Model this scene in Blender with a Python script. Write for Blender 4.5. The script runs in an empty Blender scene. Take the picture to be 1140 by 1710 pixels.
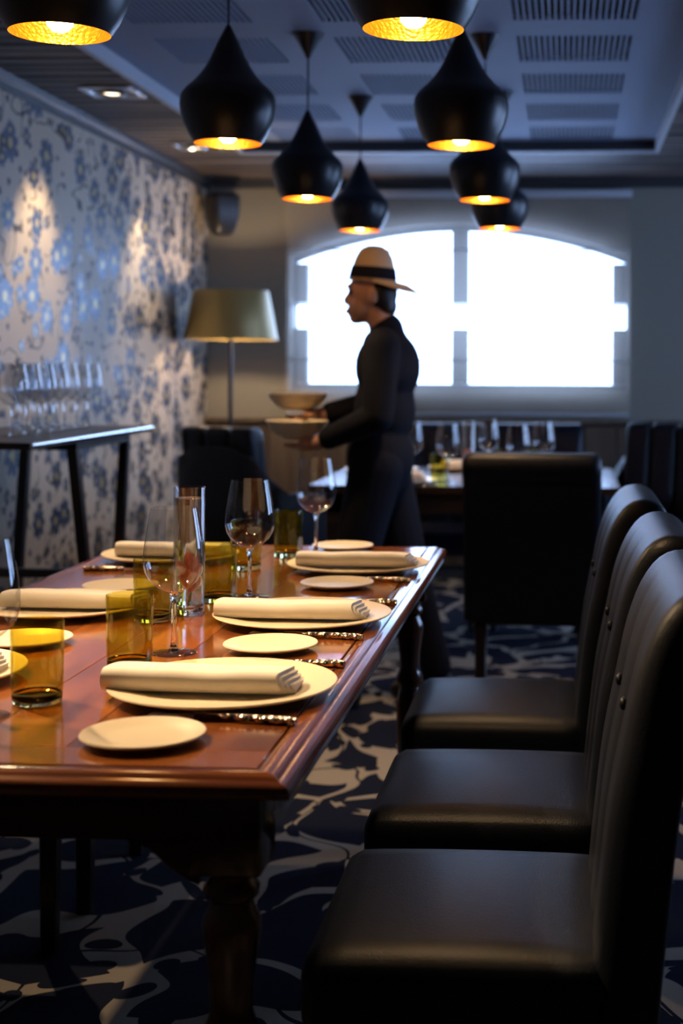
import bpy, bmesh, math, random
from mathutils import Vector, Matrix
R = math.radians
PI = math.pi
rnd = random.Random(7)
S = bpy.context.scene
COL = S.collection

# ------------------------------------------------------------------ camera
cam_d = bpy.data.cameras.new('camera')
cam = bpy.data.objects.new('camera', cam_d)
COL.objects.link(cam)
yaw, roll = R(3.0), R(0.3)
fw = Vector((-math.sin(yaw), math.cos(yaw), 0))
r0 = Vector((math.cos(yaw), math.sin(yaw), 0))
u0 = Vector((0, 0, 1))
rt = r0 * math.cos(roll) + u0 * math.sin(roll)
up = u0 * math.cos(roll) - r0 * math.sin(roll)
m = Matrix((rt, up, -fw)).transposed().to_4x4()
m.translation = (0, 0, 1.22)
cam.matrix_world = m
cam_d.sensor_width = 36.0
cam_d.lens = 50.0
cam_d.shift_x = -0.1468
cam_d.shift_y = -0.1433
cam_d.dof.use_dof = True
cam_d.dof.focus_distance = 2.35
cam_d.dof.aperture_fstop = 3.5
cam_d.clip_start = 0.05
S.camera = cam

# ------------------------------------------------------------------ world, exposure
w = bpy.data.worlds.new('sky')
S.world = w
w.use_nodes = True
wn, wl = w.node_tree.nodes, w.node_tree.links
bgn = wn['Background']
wtc = wn.new('ShaderNodeTexCoord')
wsep = wn.new('ShaderNodeSeparateXYZ')
wramp = wn.new('ShaderNodeValToRGB')
wmap = wn.new('ShaderNodeMapRange')
wmap.inputs['From Min'].default_value = -1
wmap.inputs['From Max'].default_value = 1
wl.new(wtc.outputs['Generated'], wsep.inputs[0])
wl.new(wsep.outputs['Z'], wmap.inputs['Value'])
wl.new(wmap.outputs[0], wramp.inputs[0])
wl.new(wramp.outputs[0], bgn.inputs['Color'])
wramp.color_ramp.elements[0].position = 0.40
wramp.color_ramp.elements[0].color = (0.38, 0.55, 0.95, 1)
wramp.color_ramp.elements[1].position = 0.62
wramp.color_ramp.elements[1].color = (0.42, 0.61, 1.0, 1)
bgn.inputs['Strength'].default_value = 11.0
S.view_settings.view_transform = 'Standard'
S.view_settings.look = 'None'
S.view_settings.gamma = 1
S.view_settings.use_curve_mapping = False
S.view_settings.exposure = 0.0
S.cycles.use_denoising = True
S.cycles.max_bounces = 10
S.cycles.transparent_max_bounces = 24
S.cycles.sample_clamp_indirect = 4.0

BULB = 55.0        # glow of the pendant bulbs
BEAM = 26.0        # watts each pendant's reflector bulb throws downwards
SPOT = 60.0        # watts of each ceiling spot
TABLE_SPOT = 300.0  # watts of the two added spots turned to the table
LAMP = 45.0         # watts of the floor lamp

# ------------------------------------------------------------------ materials
def mat(name, col, rough=0.5, metal=0.0, spec=0.5, coat=0.0, trans=0.0, ior=1.45, sheen=0.0):
    mt = bpy.data.materials.new(name)
    mt.use_nodes = True
    b = mt.node_tree.nodes['Principled BSDF']
    b.inputs['Base Color'].default_value = (*col, 1)
    b.inputs['Roughness'].default_value = rough
    b.inputs['Metallic'].default_value = metal
    b.inputs['Specular IOR Level'].default_value = spec
    b.inputs['Coat Weight'].default_value = coat
    b.inputs['Coat Roughness'].default_value = 0.12
    b.inputs['Transmission Weight'].default_value = trans
    b.inputs['IOR'].default_value = ior
    b.inputs['Sheen Weight'].default_value = sheen
    return mt

class N:
    """tiny node-building helper"""
    def __init__(s, mt):
        s.t = mt.node_tree
        s.b = s.t.nodes['Principled BSDF'] if 'Principled BSDF' in s.t.nodes else None
    def new(s, k, **kw):
        n = s.t.nodes.new(k)
        for a, v in kw.items():
            setattr(n, a, v)
        return n
    def link(s, a, b):
        s.t.links.new(a, b)
    def val(s, i, x):
        if hasattr(x, 'links') or hasattr(x, 'is_linked'):
            s.link(x, i)
        else:
            i.default_value = x
    def m(s, op, a, b=None, c=None):
        n = s.new('ShaderNodeMath', operation=op)
        s.val(n.inputs[0], a)
        if b is not None: s.val(n.inputs[1], b)
        if c is not None: s.val(n.inputs[2], c)
        return n.outputs[0]
    def v(s, op, a, b=None):
        n = s.new('ShaderNodeVectorMath', operation=op)
        s.val(n.inputs[0], a)
        if b is not None: s.val(n.inputs[1], b)
        return n.outputs['Value'] if op in ('LENGTH', 'DOT_PRODUCT') else n.outputs[0]
    def mix(s, f, a, b):
        n = s.new('ShaderNodeMix', data_type='RGBA')
        s.val(n.inputs[0], f)
        for i, x in ((6, a), (7, b)):
            if isinstance(x, tuple): n.inputs[i].default_value = (*x, 1)
            else: s.link(x, n.inputs[i])
        return n.outputs[2]
    def ss(s, x, lo, hi):
        n = s.new('ShaderNodeMapRange', interpolation_type='SMOOTHSTEP')
        s.val(n.inputs[0], x); s.val(n.inputs[1], lo); s.val(n.inputs[2], hi)
        return n.outputs[0]
    def noise(s, vec, scale, detail=2, rough=0.5, dist=0.0):
        n = s.new('ShaderNodeTexNoise')
        s.link(vec, n.inputs['Vector'])
        n.inputs['Scale'].default_value = scale
        n.inputs['Detail'].default_value = detail
        n.inputs['Roughness'].default_value = rough
        n.inputs['Distortion'].default_value = dist
        return n
    def bump(s, h, strength=0.3, dist=0.01):
        n = s.new('ShaderNodeBump')
        n.inputs['Strength'].default_value = strength
        n.inputs['Distance'].default_value = dist
        s.link(h, n.inputs['Height'])
        s.link(n.outputs[0], s.b.inputs['Normal'])
    def obj(s):
        return s.new('ShaderNodeTexCoord').outputs['Object']

def wood(name, c0, c1, rough, axis='Y', scale=1.0, coat=0.0, metal=0.0):
    mt = mat(name, c0, rough, coat=coat)
    n = N(mt)
    co = n.obj()
    sc = {'X': (1.2, 14, 14), 'Y': (14, 1.2, 14), 'Z': (14, 14, 1.2)}[axis]
    oi = n.new('ShaderNodeObjectInfo')
    off = n.m('MULTIPLY', oi.outputs['Random'], 37.0)
    mp = n.v('ADD', n.v('MULTIPLY', co, tuple(x * scale for x in sc)), n.new('ShaderNodeCombineXYZ').outputs[0])
    cmb = n.new('ShaderNodeCombineXYZ')
    n.link(off, cmb.inputs[0]); n.link(off, cmb.inputs[1]); n.link(off, cmb.inputs[2])
    mp = n.v('ADD', mp, cmb.outputs[0])
    a = n.noise(mp, 1.0, 6, 0.6, 0.6)
    f = n.ss(a.outputs['Fac'], 0.32, 0.70)
    tv = 0.8 if 'ribbed' in name else 0.3
    tone = n.m('MULTIPLY_ADD', oi.outputs['Random'], tv, -tv / 2)
    f = n.m('ADD', f, tone)
    n.link(n.mix(f, c0, c1), n.b.inputs['Base Color'])
    n.bump(a.outputs['Fac'], 0.08, 0.004)
    return mt

M = {}
M['leather'] = mat('navy_black_leather', (0.0052, 0.0075, 0.0150), 0.44, spec=0.28)
_n = N(M['leather']); _v = _n.new('ShaderNodeTexVoronoi'); _n.link(_n.obj(), _v.inputs['Vector']); _v.inputs['Scale'].default_value = 260
_n.bump(_v.outputs['Distance'], 0.12, 0.002)
M['leg_wood'] = wood('dark_leg_wood', (0.010, 0.007, 0.006), (0.022, 0.013, 0.010), 0.35, 'Z')
M['table_wood'] = wood('mahogany', (0.14, 0.036, 0.007), (0.40, 0.125, 0.022), 0.17, 'Y', 1.0, coat=0.8)
M['table_wood_x'] = wood('mahogany_across', (0.14, 0.036, 0.007), (0.40, 0.125, 0.022), 0.17, 'X', 1.0, coat=0.8)
M['table_dark'] = wood('mahogany_stained', (0.05, 0.016, 0.008), (0.11, 0.036, 0.014), 0.2, 'X', 1.0, coat=0.6)
M['back_table'] = wood('dark_walnut', (0.035, 0.016, 0.010), (0.085, 0.042, 0.024), 0.22, 'X', 1.0, coat=0.3)
M['soffit_wood'] = wood('grey_brown_ribbed_wood', (0.022, 0.017, 0.016), (0.135, 0.105, 0.092), 0.5, 'X', 1.2)
M['wainscot'] = wood('brown_panel_wood', (0.060, 0.042, 0.030), (0.115, 0.084, 0.060), 0.45, 'Z', 0.8)
M['plate'] = mat('warm_white_stoneware', (0.80, 0.685, 0.50), 0.32, spec=0.4)
M['napkin'] = mat('white_linen', (0.82, 0.76, 0.68), 0.9, spec=0.1, sheen=0.2)
_n = N(M['napkin']); _w = _n.new('ShaderNodeTexWave'); _n.link(_n.obj(), _w.inputs['Vector']); _w.inputs['Scale'].default_value = 260
_n.bump(_w.outputs['Fac'], 0.06, 0.001)
M['steel'] = mat('polished_steel', (0.62, 0.58, 0.50), 0.18, metal=1.0)
M['hammered'] = mat('hammered_steel', (0.60, 0.52, 0.40), 0.22, metal=1.0)
_n = N(M['hammered']); _v = _n.new('ShaderNodeTexVoronoi'); _n.link(_n.obj(), _v.inputs['Vector']); _v.inputs['Scale'].default_value = 170
_n.bump(_v.outputs['Distance'], 0.9, 0.004)
M['rail_glint'] = mat('rail_painted_glint', (0.85, 0.86, 0.88), 0.25)  # white colour stands in for the line of light along the rail
M['chrome'] = mat('brushed_chrome', (0.75, 0.76, 0.78), 0.22, metal=1.0)
M['black_metal'] = mat('black_metal', (0.012, 0.013, 0.018), 0.35, spec=0.5)
M['shade_black'] = mat('black_brass_outside', (0.008, 0.009, 0.013), 0.34, spec=0.5)
M['shade_gold'] = mat('beaten_gold_inside', (1.0, 0.62, 0.12), 0.30, metal=1.0)
_n = N(M['shade_gold']); _v = _n.new('ShaderNodeTexVoronoi'); _n.link(_n.obj(), _v.inputs['Vector']); _v.inputs['Scale'].default_value = 150
_n.bump(_v.outputs['Distance'], 0.35, 0.003)
M['plaster'] = mat('grey_blue_ceiling_plaster', (0.17, 0.225, 0.34), 0.75)
M['slot_dark'] = mat('dark_slot_backing', (0.03, 0.035, 0.045), 0.95)  # dark backing plate behind the ceiling slots
M['fascia'] = mat('pale_fascia_paint', (0.42, 0.45, 0.50), 0.5)
M['wall_grey'] = mat('taupe_wall_paint', (0.23, 0.215, 0.185), 0.8)
M['trim_dark'] = mat('dark_trim', (0.030, 0.034, 0.042), 0.4)
M['frame'] = mat('window_frame_paint', (0.10, 0.11, 0.14), 0.45)
M['tape'] = mat('pale_brass_fabric', (0.62, 0.52, 0.33), 0.55)
M['cloth_dark'] = mat('navy_black_suit_cloth', (0.008, 0.009, 0.015), 0.9, spec=0.15)
M['skin'] = mat('skin', (0.50, 0.27, 0.18), 0.5)
M['hair'] = mat('dark_hair', (0.02, 0.012, 0.008), 0.5)
M['straw'] = mat('tan_straw', (0.55, 0.38, 0.22), 0.8)
M['eye'] = mat('eye_dark', (0.02, 0.015, 0.01), 0.2)
M['lip'] = mat('lips', (0.35, 0.10, 0.08), 0.45)
M['petal'] = mat('orange_red_petals', (0.85, 0.16, 0.05), 0.5)
M['stem_green'] = mat('green_stem', (0.10, 0.22, 0.05), 0.5)

def emit(name, col, k):
    mt = bpy.data.materials.new(name); mt.use_nodes = True
    n = N(mt); t = mt.node_tree; t.nodes.remove(n.b)
    e = n.new('ShaderNodeEmission'); e.inputs[0].default_value = (*col, 1); e.inputs[1].default_value = k
    n.link(e.outputs[0], t.nodes['Material Output'].inputs[0])
    return mt
M['bulb'] = emit('warm_bulb', (1.0, 0.60, 0.24), BULB)
M['spot_glow'] = emit('spot_lens', (1.0, 0.80, 0.55), 6.0)
M['lamp_glow'] = emit('lamp_bulb', (1.0, 0.74, 0.42), 20.0)

def thin_glass(name, tint=(0.97, 0.98, 0.98), gloss=1.0, base=0.03):
    """a sheet too thin to bend light: clear, mirror-like towards grazing angles"""
    mt = bpy.data.materials.new(name); mt.use_nodes = True
    n = N(mt); t = mt.node_tree; t.nodes.remove(n.b)
    tr = n.new('ShaderNodeBsdfTransparent'); tr.inputs[0].default_value = (*tint, 1)
    gl = n.new('ShaderNodeBsdfGlossy'); gl.inputs['Roughness'].default_value = 0.02
    lw = n.new('ShaderNodeLayerWeight'); lw.inputs['Blend'].default_value = 0.5
    f = n.m('MULTIPLY_ADD', n.m('POWER', lw.outputs['Facing'], 4.0), gloss * 0.75, base)
    f = n.m('MINIMUM', f, 1.0)
    mx = n.new('ShaderNodeMixShader')
    n.link(f, mx.inputs[0]); n.link(tr.outputs[0], mx.inputs[1]); n.link(gl.outputs[0], mx.inputs[2])
    n.link(mx.outputs[0], t.nodes['Material Output'].inputs[0])
    return mt
M['bowl_glass'] = thin_glass('thin_crystal', (0.95, 0.96, 0.97), 1.2, 0.10)
M['pane'] = thin_glass('window_pane', (0.96, 0.98, 1.0), 1.0, 0.0)
M['olive_wall'] = thin_glass('olive_glass_wall', (0.84, 0.80, 0.42), 0.8, 0.03)

def glass(name, col, ior=1.5, rough=0.0):
    mt = bpy.data.materials.new(name); mt.use_nodes = True
    n = N(mt); t = mt.node_tree; t.nodes.remove(n.b)
    g = n.new('ShaderNodeBsdfGlass'); g.inputs['Color'].default_value = (*col, 1)
    g.inputs['IOR'].default_value = ior; g.inputs['Roughness'].default_value = rough
    n.link(g.outputs[0], t.nodes['Material Output'].inputs[0])
    return mt
M['clear_glass'] = glass('clear_solid_glass', (0.98, 0.99, 0.99))
M['olive_base'] = glass('olive_solid_glass', (0.90, 0.88, 0.62))
M['water'] = glass('water', (0.97, 0.99, 0.98), 1.33)

def sheer(name):
    mt = bpy.data.materials.new(name); mt.use_nodes = True
    n = N(mt); t = mt.node_tree; t.nodes.remove(n.b)
    co = n.obj()
    sp = n.new('ShaderNodeSeparateXYZ'); n.link(co, sp.inputs[0])
    wv = n.new('ShaderNodeTexWave', wave_type='BANDS', bands_direction='X'); n.link(co, wv.inputs['Vector'])
    wv.inputs['Scale'].default_value = 16; wv.inputs['Distortion'].default_value = 1.2
    tr = n.new('ShaderNodeBsdfTransparent')
    tl = n.new('ShaderNodeBsdfTranslucent'); tl.inputs[0].default_value = (0.88, 0.74, 0.60, 1)
    df = n.new('ShaderNodeBsdfDiffuse'); df.inputs[0].default_value = (0.62, 0.52, 0.42, 1)
    m1 = n.new('ShaderNodeMixShader'); m1.inputs[0].default_value = 0.5
    n.link(tl.outputs[0], m1.inputs[1]); n.link(df.outputs[0], m1.inputs[2])
    m2 = n.new('ShaderNodeMixShader')
    f = n.m('MULTIPLY_ADD', wv.outputs['Fac'], 0.08, 0.24)
    n.link(f, m2.inputs[0]); n.link(tr.outputs[0], m2.inputs[1]); n.link(m1.outputs[0], m2.inputs[2])
    n.link(m2.outputs[0], t.nodes['Material Output'].inputs[0])
    return mt
M['sheer'] = sheer('sheer_blind_fabric')

def lampshade(name):
    mt = bpy.data.materials.new(name); mt.use_nodes = True
    n = N(mt)
    b = n.b
    b.inputs['Base Color'].default_value = (0.34, 0.245, 0.09, 1)
    b.inputs['Roughness'].default_value = 0.42
    b.inputs['Metallic'].default_value = 0.35
    return mt
M['shade_fabric'] = lampshade('olive_gold_lampshade')

def wallpaper():
    mt = mat('floral_wallpaper', (0.5, 0.45, 0.4), 0.6)
    n = N(mt)
    sp = n.new('ShaderNodeSeparateXYZ'); n.link(n.obj(), sp.inputs[0])
    cb = n.new('ShaderNodeCombineXYZ'); n.link(sp.outputs['Y'], cb.inputs[0]); n.link(sp.outputs['Z'], cb.inputs[1])
    uv = cb.outputs[0]
    def flowers(scale, off, petals, size, keep):
        p = n.v('ADD', n.v('MULTIPLY', uv, (scale, scale, 1)), (off, off * 0.7, 0))
        vo = n.new('ShaderNodeTexVoronoi', voronoi_dimensions='2D'); n.link(p, vo.inputs['Vector'])
        vo.inputs['Scale'].default_value = 1.0; vo.inputs['Randomness'].default_value = 0.78
        d = n.v('SUBTRACT', p, vo.outputs['Position'])
        s2 = n.new('ShaderNodeSeparateXYZ'); n.link(d, s2.inputs[0])
        r = n.m('SQRT', n.m('ADD', n.m('MULTIPLY', s2.outputs[0], s2.outputs[0]), n.m('MULTIPLY', s2.outputs[1], s2.outputs[1])))
        cs = n.new('ShaderNodeSeparateColor'); n.link(vo.outputs['Color'], cs.inputs[0])
        th = n.m('ADD', n.m('ARCTAN2', s2.outputs[1], s2.outputs[0]), n.m('MULTIPLY', cs.outputs[0], 6.28))
        pet = n.m('ABSOLUTE', n.m('COSINE', n.m('MULTIPLY', th, petals / 2)))
        pet = n.m('POWER', pet, 0.6)
        Rr = n.m('MULTIPLY', n.m('MULTIPLY_ADD', cs.outputs[1], 0.35, 0.75), size)
        rim = n.m('MULTIPLY', Rr, n.m('MULTIPLY_ADD', pet, 0.45, 0.55))
        q = n.m('SUBTRACT', rim, r)
        on = n.m('LESS_THAN', cs.outputs[2], keep)
        mask = n.m('MULTIPLY', n.ss(q, -0.012, 0.012), on)
        eye = n.m('MULTIPLY', n.m('LESS_THAN', r, n.m('MULTIPLY', Rr, 0.27)), on)
        return mask, eye
    f1, e1 = flowers(5.0, 3.3, 8, 0.39, 0.88)
    f2, e2 = flowers(8.3, 9.1, 6, 0.31, 0.40)
    f3, e3 = flowers(17.0, 21.7, 3, 0.30, 0.34)
    # twigs: thin lines along the level sets of a noise, broken up by another
    na = n.noise(uv, 4.2, 2, 0.5, 0.3)
    nb = n.noise(n.v('ADD', uv, (7.1, 3.3, 0)), 5.0, 1)
    tw = n.m('LESS_THAN', n.m('ABSOLUTE', n.m('SUBTRACT', na.outputs['Fac'], 0.5)), 0.009)
    tw = n.m('MULTIPLY', tw, n.m('GREATER_THAN', nb.outputs['Fac'], 0.47))
    gold = n.noise(n.v('ADD', uv, (1.7, 13.3, 0)), 30.0, 1)
    gd = n.m('MULTIPLY', n.m('GREATER_THAN', gold.outputs['Fac'], 0.70), 1.0)
    fl = n.m('MAXIMUM', f1, f2)
    c = n.mix(fl, (0.46, 0.385, 0.30), (0.050, 0.078, 0.135))
    c = n.mix(f3, c, (0.030, 0.035, 0.050))
    c = n.mix(tw, c, (0.035, 0.032, 0.035))
    ey = n.m('MAXIMUM', e1, e2)
    c = n.mix(n.m('MULTIPLY', ey, 0.85), c, (0.55, 0.42, 0.17))
    c = n.mix(n.m('MULTIPLY', gd, 0.7), c, (0.65, 0.48, 0.18))
    n.link(c, n.b.inputs['Base Color'])
    n.link(n.m('MULTIPLY', n.m('MAXIMUM', fl, gd), 0.38), n.b.inputs['Metallic'])
    n.link(n.m('MULTIPLY_ADD', fl, -0.18, 0.58), n.b.inputs['Roughness'])
    n.bump(fl, 0.15, 0.002)
    return mt
M['wallpaper'] = wallpaper()

def carpet():
    mt = mat('navy_beige_carpet', (0.1, 0.1, 0.1), 0.95, spec=0.08)
    n = N(mt)
    co = n.obj()
    ns = n.noise(co, 2.6, 1)
    dist = n.v('MULTIPLY', n.v('SUBTRACT', ns.outputs['Color'], (0.5, 0.5, 0.5)), (0.42, 0.42, 0))
    p = n.v('ADD', n.v('MULTIPLY', co, (1.0, 0.72, 0)), dist)
    vo = n.new('ShaderNodeTexVoronoi', feature='DISTANCE_TO_EDGE', voronoi_dimensions='2D'); n.link(p, vo.inputs['Vector'])
    vo.inputs['Scale'].default_value = 4.0
    nw = n.noise(co, 2.3, 1)
    thr = n.m('MULTIPLY_ADD', nw.outputs['Fac'], 0.34, -0.06)
    beige = n.m('LESS_THAN', vo.outputs['Distance'], thr)
    v2 = n.new('ShaderNodeTexVoronoi', voronoi_dimensions='2D'); n.link(n.v('ADD', p, (5.3, 2.2, 0)), v2.inputs['Vector']); v2.inputs['Scale'].default_value = 9.0
    spots = n.m('LESS_THAN', v2.outputs['Distance'], 0.26)
    v3 = n.new('ShaderNodeTexVoronoi', feature='DISTANCE_TO_EDGE', voronoi_dimensions='2D'); n.link(p, v3.inputs['Vector']); v3.inputs['Scale'].default_value = 2.9
    lines = n.m('LESS_THAN', v3.outputs['Distance'], 0.012)
    dark = n.m('MAXIMUM', spots, lines)
    f = n.m('MULTIPLY', beige, n.m('SUBTRACT', 1.0, dark))
    fib = n.noise(co, 420, 2)
    c = n.mix(f, (0.006, 0.010, 0.026), (0.36, 0.32, 0.265))
    c = n.mix(n.m('MULTIPLY', fib.outputs['Fac'], 0.35), c, (0.02, 0.02, 0.025))
    n.link(c, n.b.inputs['Base Color'])
    n.bump(fib.outputs['Fac'], 0.35, 0.004)
    return mt
M['carpet'] = carpet()

# ------------------------------------------------------------------ mesh helpers
def bm_new():
    return bmesh.new()

def box(bm, x0, x1, y0, y1, z0, z1, bev=0.0, seg=2, rot=None, at=None):
    vs = [bm.verts.new((x, y, z)) for x in (x0, x1) for y in (y0, y1) for z in (z0, z1)]
    q = [(0, 1, 3, 2), (4, 6, 7, 5), (0, 4, 5, 1), (2, 3, 7, 6), (0, 2, 6, 4), (1, 5, 7, 3)]
    fs = [bm.faces.new([vs[i] for i in a]) for a in q]
    if rot is not None:
        for v in vs:
            v.co = rot @ v.co
    if at is not None:
        for v in vs:
            v.co += Vector(at)
    if bev > 0:
        es = {e for f in fs for e in f.edges}
        bmesh.ops.bevel(bm, geom=list(es), offset=bev, segments=seg, profile=0.5, affect='EDGES')
    return vs

def lathe(bm, prof, seg=32, at=(0, 0, 0), cap0=False, cap1=False):
    rings = []
    for (r, z) in prof:
        if r < 1e-6:
            rings.append([bm.verts.new((at[0], at[1], at[2] + z))])
        else:
            rings.append([bm.verts.new((at[0] + r * math.cos(2 * PI * i / seg), at[1] + r * math.sin(2 * PI * i / seg), at[2] + z)) for i in range(seg)])
    for a, b in zip(rings, rings[1:]):
        for i in range(seg):
            j = (i + 1) % seg
            if len(a) == 1 and len(b) == 1: continue
            if len(a) == 1: bm.faces.new((a[0], b[j], b[i]))
            elif len(b) == 1: bm.faces.new((a[i], a[j], b[0]))
            else: bm.faces.new((a[i], a[j], b[j], b[i]))
    if cap0 and len(rings[0]) > 1: bm.faces.new(list(reversed(rings[0])))
    if cap1 and len(rings[-1]) > 1: bm.faces.new(rings[-1])

def tube(bm, pts, rad, seg=10, caps=True):
    pts = [Vector(p) for p in pts]
    rads = rad if isinstance(rad, (list, tuple)) else [rad] * len(pts)
    prev = None
    rings = []
    for i, p in enumerate(pts):
        t = (pts[min(i + 1, len(pts) - 1)] - pts[max(i - 1, 0)]).normalized()
        if prev is None:
            a = t.orthogonal().normalized()
        else:
            a = (prev - t * prev.dot(t)).normalized()
        prev = a
        b = t.cross(a)
        rings.append([bm.verts.new(p + (a * math.cos(2 * PI * k / seg) + b * math.sin(2 * PI * k / seg)) * rads[i]) for k in range(seg)])
    for a, b in zip(rings, rings[1:]):
        for k in range(seg):
            j = (k + 1) % seg
            bm.faces.new((a[k], a[j], b[j], b[k]))
    if caps:
        bm.faces.new(list(reversed(rings[0])))
        bm.faces.new(rings[-1])

def prism(bm, prof, axis, a0, a1):
    """closed 2D outline extruded along an axis: 'y' takes (x,z), 'x' takes (y,z), 'z' takes (x,y)"""
    def P(p, t):
        return {'y': (p[0], t, p[1]), 'x': (t, p[0], p[1]), 'z': (p[0], p[1], t)}[axis]
    A = [bm.verts.new(P(p, a0)) for p in prof]
    B = [bm.verts.new(P(p, a1)) for p in prof]
    n = len(prof)
    for i in range(n):
        j = (i + 1) % n
        bm.faces.new((A[i], A[j], B[j], B[i]))
    bm.faces.new(list(reversed(A)))
    bm.faces.new(B)

def cushion(bm, x0, x1, y0, y1, z0, z1, rad, dome=0.0, n=10):
    """rounded box with a domed top"""
    cx, cy, cz = (x0 + x1) / 2, (y0 + y1) / 2, (z0 + z1) / 2
    hx, hy, hz = (x1 - x0) / 2, (y1 - y0) / 2, (z1 - z0) / 2
    bb = bmesh.new()
    bmesh.ops.create_cube(bb, size=2.0)
    bmesh.ops.subdivide_edges(bb, edges=bb.edges[:], cuts=n, use_grid_fill=True)
    mp = {}
    for v in bb.verts:
        c = Vector((v.co.x, v.co.y, v.co.z))
        c = Vector([math.copysign(abs(t) ** 0.75, t) for t in c])
        p = Vector((c.x * hx, c.y * hy, c.z * hz))
        inner = Vector((max(-hx + rad, min(hx - rad, p.x)), max(-hy + rad, min(hy - rad, p.y)), max(-hz + rad, min(hz - rad, p.z))))
        d = p - inner
        if d.length > 1e-9:
            p = inner + d.normalized() * rad
        if p.z > 0:
            p.z += dome * max(0, 1 - (p.x / hx) ** 2) * max(0, 1 - (p.y / hy) ** 2) * (p.z / hz)
        mp[v] = bm.verts.new(p + Vector((cx, cy, cz)))
    for f in bb.faces:
        bm.faces.new([mp[v] for v in f.verts])
    bb.free()

def ell(bm, c, r, u=16, v=10, rot=None):
    g = bmesh.ops.create_uvsphere(bm, u_segments=u, v_segments=v, radius=1.0)
    for x in g['verts']:
        p = Vector((x.co.x * r[0], x.co.y * r[1], x.co.z * r[2]))
        if rot is not None: p = rot @ p
        x.co = p + Vector(c)

def obj(name, bm, material, parent=None, smooth=True, ang=38, loc=None):
    bmesh.ops.recalc_face_normals(bm, faces=bm.faces[:])
    me = bpy.data.meshes.new(name)
    bm.to_mesh(me); bm.free()
    mats = material if isinstance(material, (list, tuple)) else [material]
    for mm in mats: me.materials.append(mm)
    if smooth:
        me.polygons.foreach_set('use_smooth', [True] * len(me.polygons))
        if ang < 180:
            me.set_sharp_from_angle(angle=R(ang))
    o = bpy.data.objects.new(name, me)
    COL.objects.link(o)
    if parent is not None: o.parent = parent
    if loc is not None: o.location = loc
    return o

def tag(o, label=None, cat=None, group=None, kind=None):
    if label: o['label'] = label
    if cat: o['category'] = cat
    if group: o['group'] = group
    if kind: o['kind'] = kind
    return o

def thing(name, label, cat, loc=(0, 0, 0), rotz=0.0, group=None):
    o = bpy.data.objects.new(name, None)
    o.empty_display_size = 0.1
    COL.objects.link(o)
    o.location = loc
    o.rotation_euler = (0, 0, rotz)
    return tag(o, label, cat, group)

KIDS = {}
def kids(o):
    return [c for c in COL.objects if c.parent == o]

def dup(root, label, loc=None, rotz=None, group=None):
    def cp(o, par):
        c = o.copy(); COL.objects.link(c)
        if par is not None: c.parent = par
        for k in kids(o): cp(k, c)
        return c
    r = cp(root, None)
    if loc is not None: r.location = loc
    if rotz is not None: r.rotation_euler = (0, 0, rotz)
    r['label'] = label
    if group: r['group'] = group
    return r

def struct(name, bm, m, smooth=False, **k):
    return tag(obj(name, bm, m, smooth=smooth, **k), kind='structure')

# ------------------------------------------------------------------ the room
XL, XR, YB, YF = -2.07, 2.60, 8.10, -1.60
ZC, ZS = 2.33, 2.28               # ceiling of the recess, underside of the wood soffit
RX0, RX1, RY1 = -1.62, 0.43, 7.04     # the recess

bm = bm_new(); box(bm, XL - .2, XR + .2, YF - .2, YB + .3, -0.10, 0.0)
struct('floor', bm, M['carpet'])
bm = bm_new(); box(bm, XL - 0.12, XL, YF, YB, 0, 2.45)
struct('wall_left', bm, M['wallpaper'])
bm = bm_new(); box(bm, XL - .12, XR + .2, YF - 0.12, YF, 0, 2.45)
struct('wall_front', bm, M['wall_grey'])

# right wall with two tall windows (beside the frame; they light the room)
RW = [(4.0, 5.3), (6.0, 7.3)]
bm = bm_new()
ys = [YF] + [t for a in RW for t in a] + [YB]
for i in range(0, len(ys), 2): box(bm, XR, XR + .2, ys[i], ys[i + 1], 0, 2.45)
for a, b in RW:
    box(bm, XR, XR + .2, a, b, 0, 0.85)
    box(bm, XR, XR + .2, a, b, 2.1, 2.45)
struct('wall_right', bm, M['wall_grey'])
for i, (a, b) in enumerate(RW):
    bm = bm_new()
    for (y0, y1, z0, z1) in ((a, a + .05, .85, 2.1), (b - .05, b, .85, 2.1), (a + .05, b - .05, .85, .9), (a + .05, b - .05, 2.05, 2.1), ((a + b) / 2 - .025, (a + b) / 2 + .025, .9, 2.05)):
        box(bm, XR + .08, XR + .14, y0, y1, z0, z1)
    wv = struct('window_%d' % (i + 2), bm, M['frame'])
    bm = bm_new(); box(bm, XR + .105, XR + .109, a + .05, b - .05, .9, 2.05)
    obj('pane', bm, M['pane'], wv, smooth=False)

# back wall with one wide arched window
WX0, WX1, WZ0 = -1.585, 0.345, 1.075
def arch(x):
    return 2.03 - 0.20 * (x + 0.62) ** 2
bm = bm_new()
T = YB + 0.24
box(bm, XL - .12, WX0, YB, T, 0, 2.45)
box(bm, WX1, XR + .2, YB, T, 0, 2.45)
box(bm, WX0, WX1, YB, T, 0, WZ0)
nx = 24
prof = [(WX0 + (WX1 - WX0) * i / nx, arch(WX0 + (WX1 - WX0) * i / nx)) for i in range(nx + 1)]
prism(bm, prof + [(WX1, 2.45), (WX0, 2.45)], 'y', YB, T)
struct('wall_back', bm, M['wall_grey'])

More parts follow.
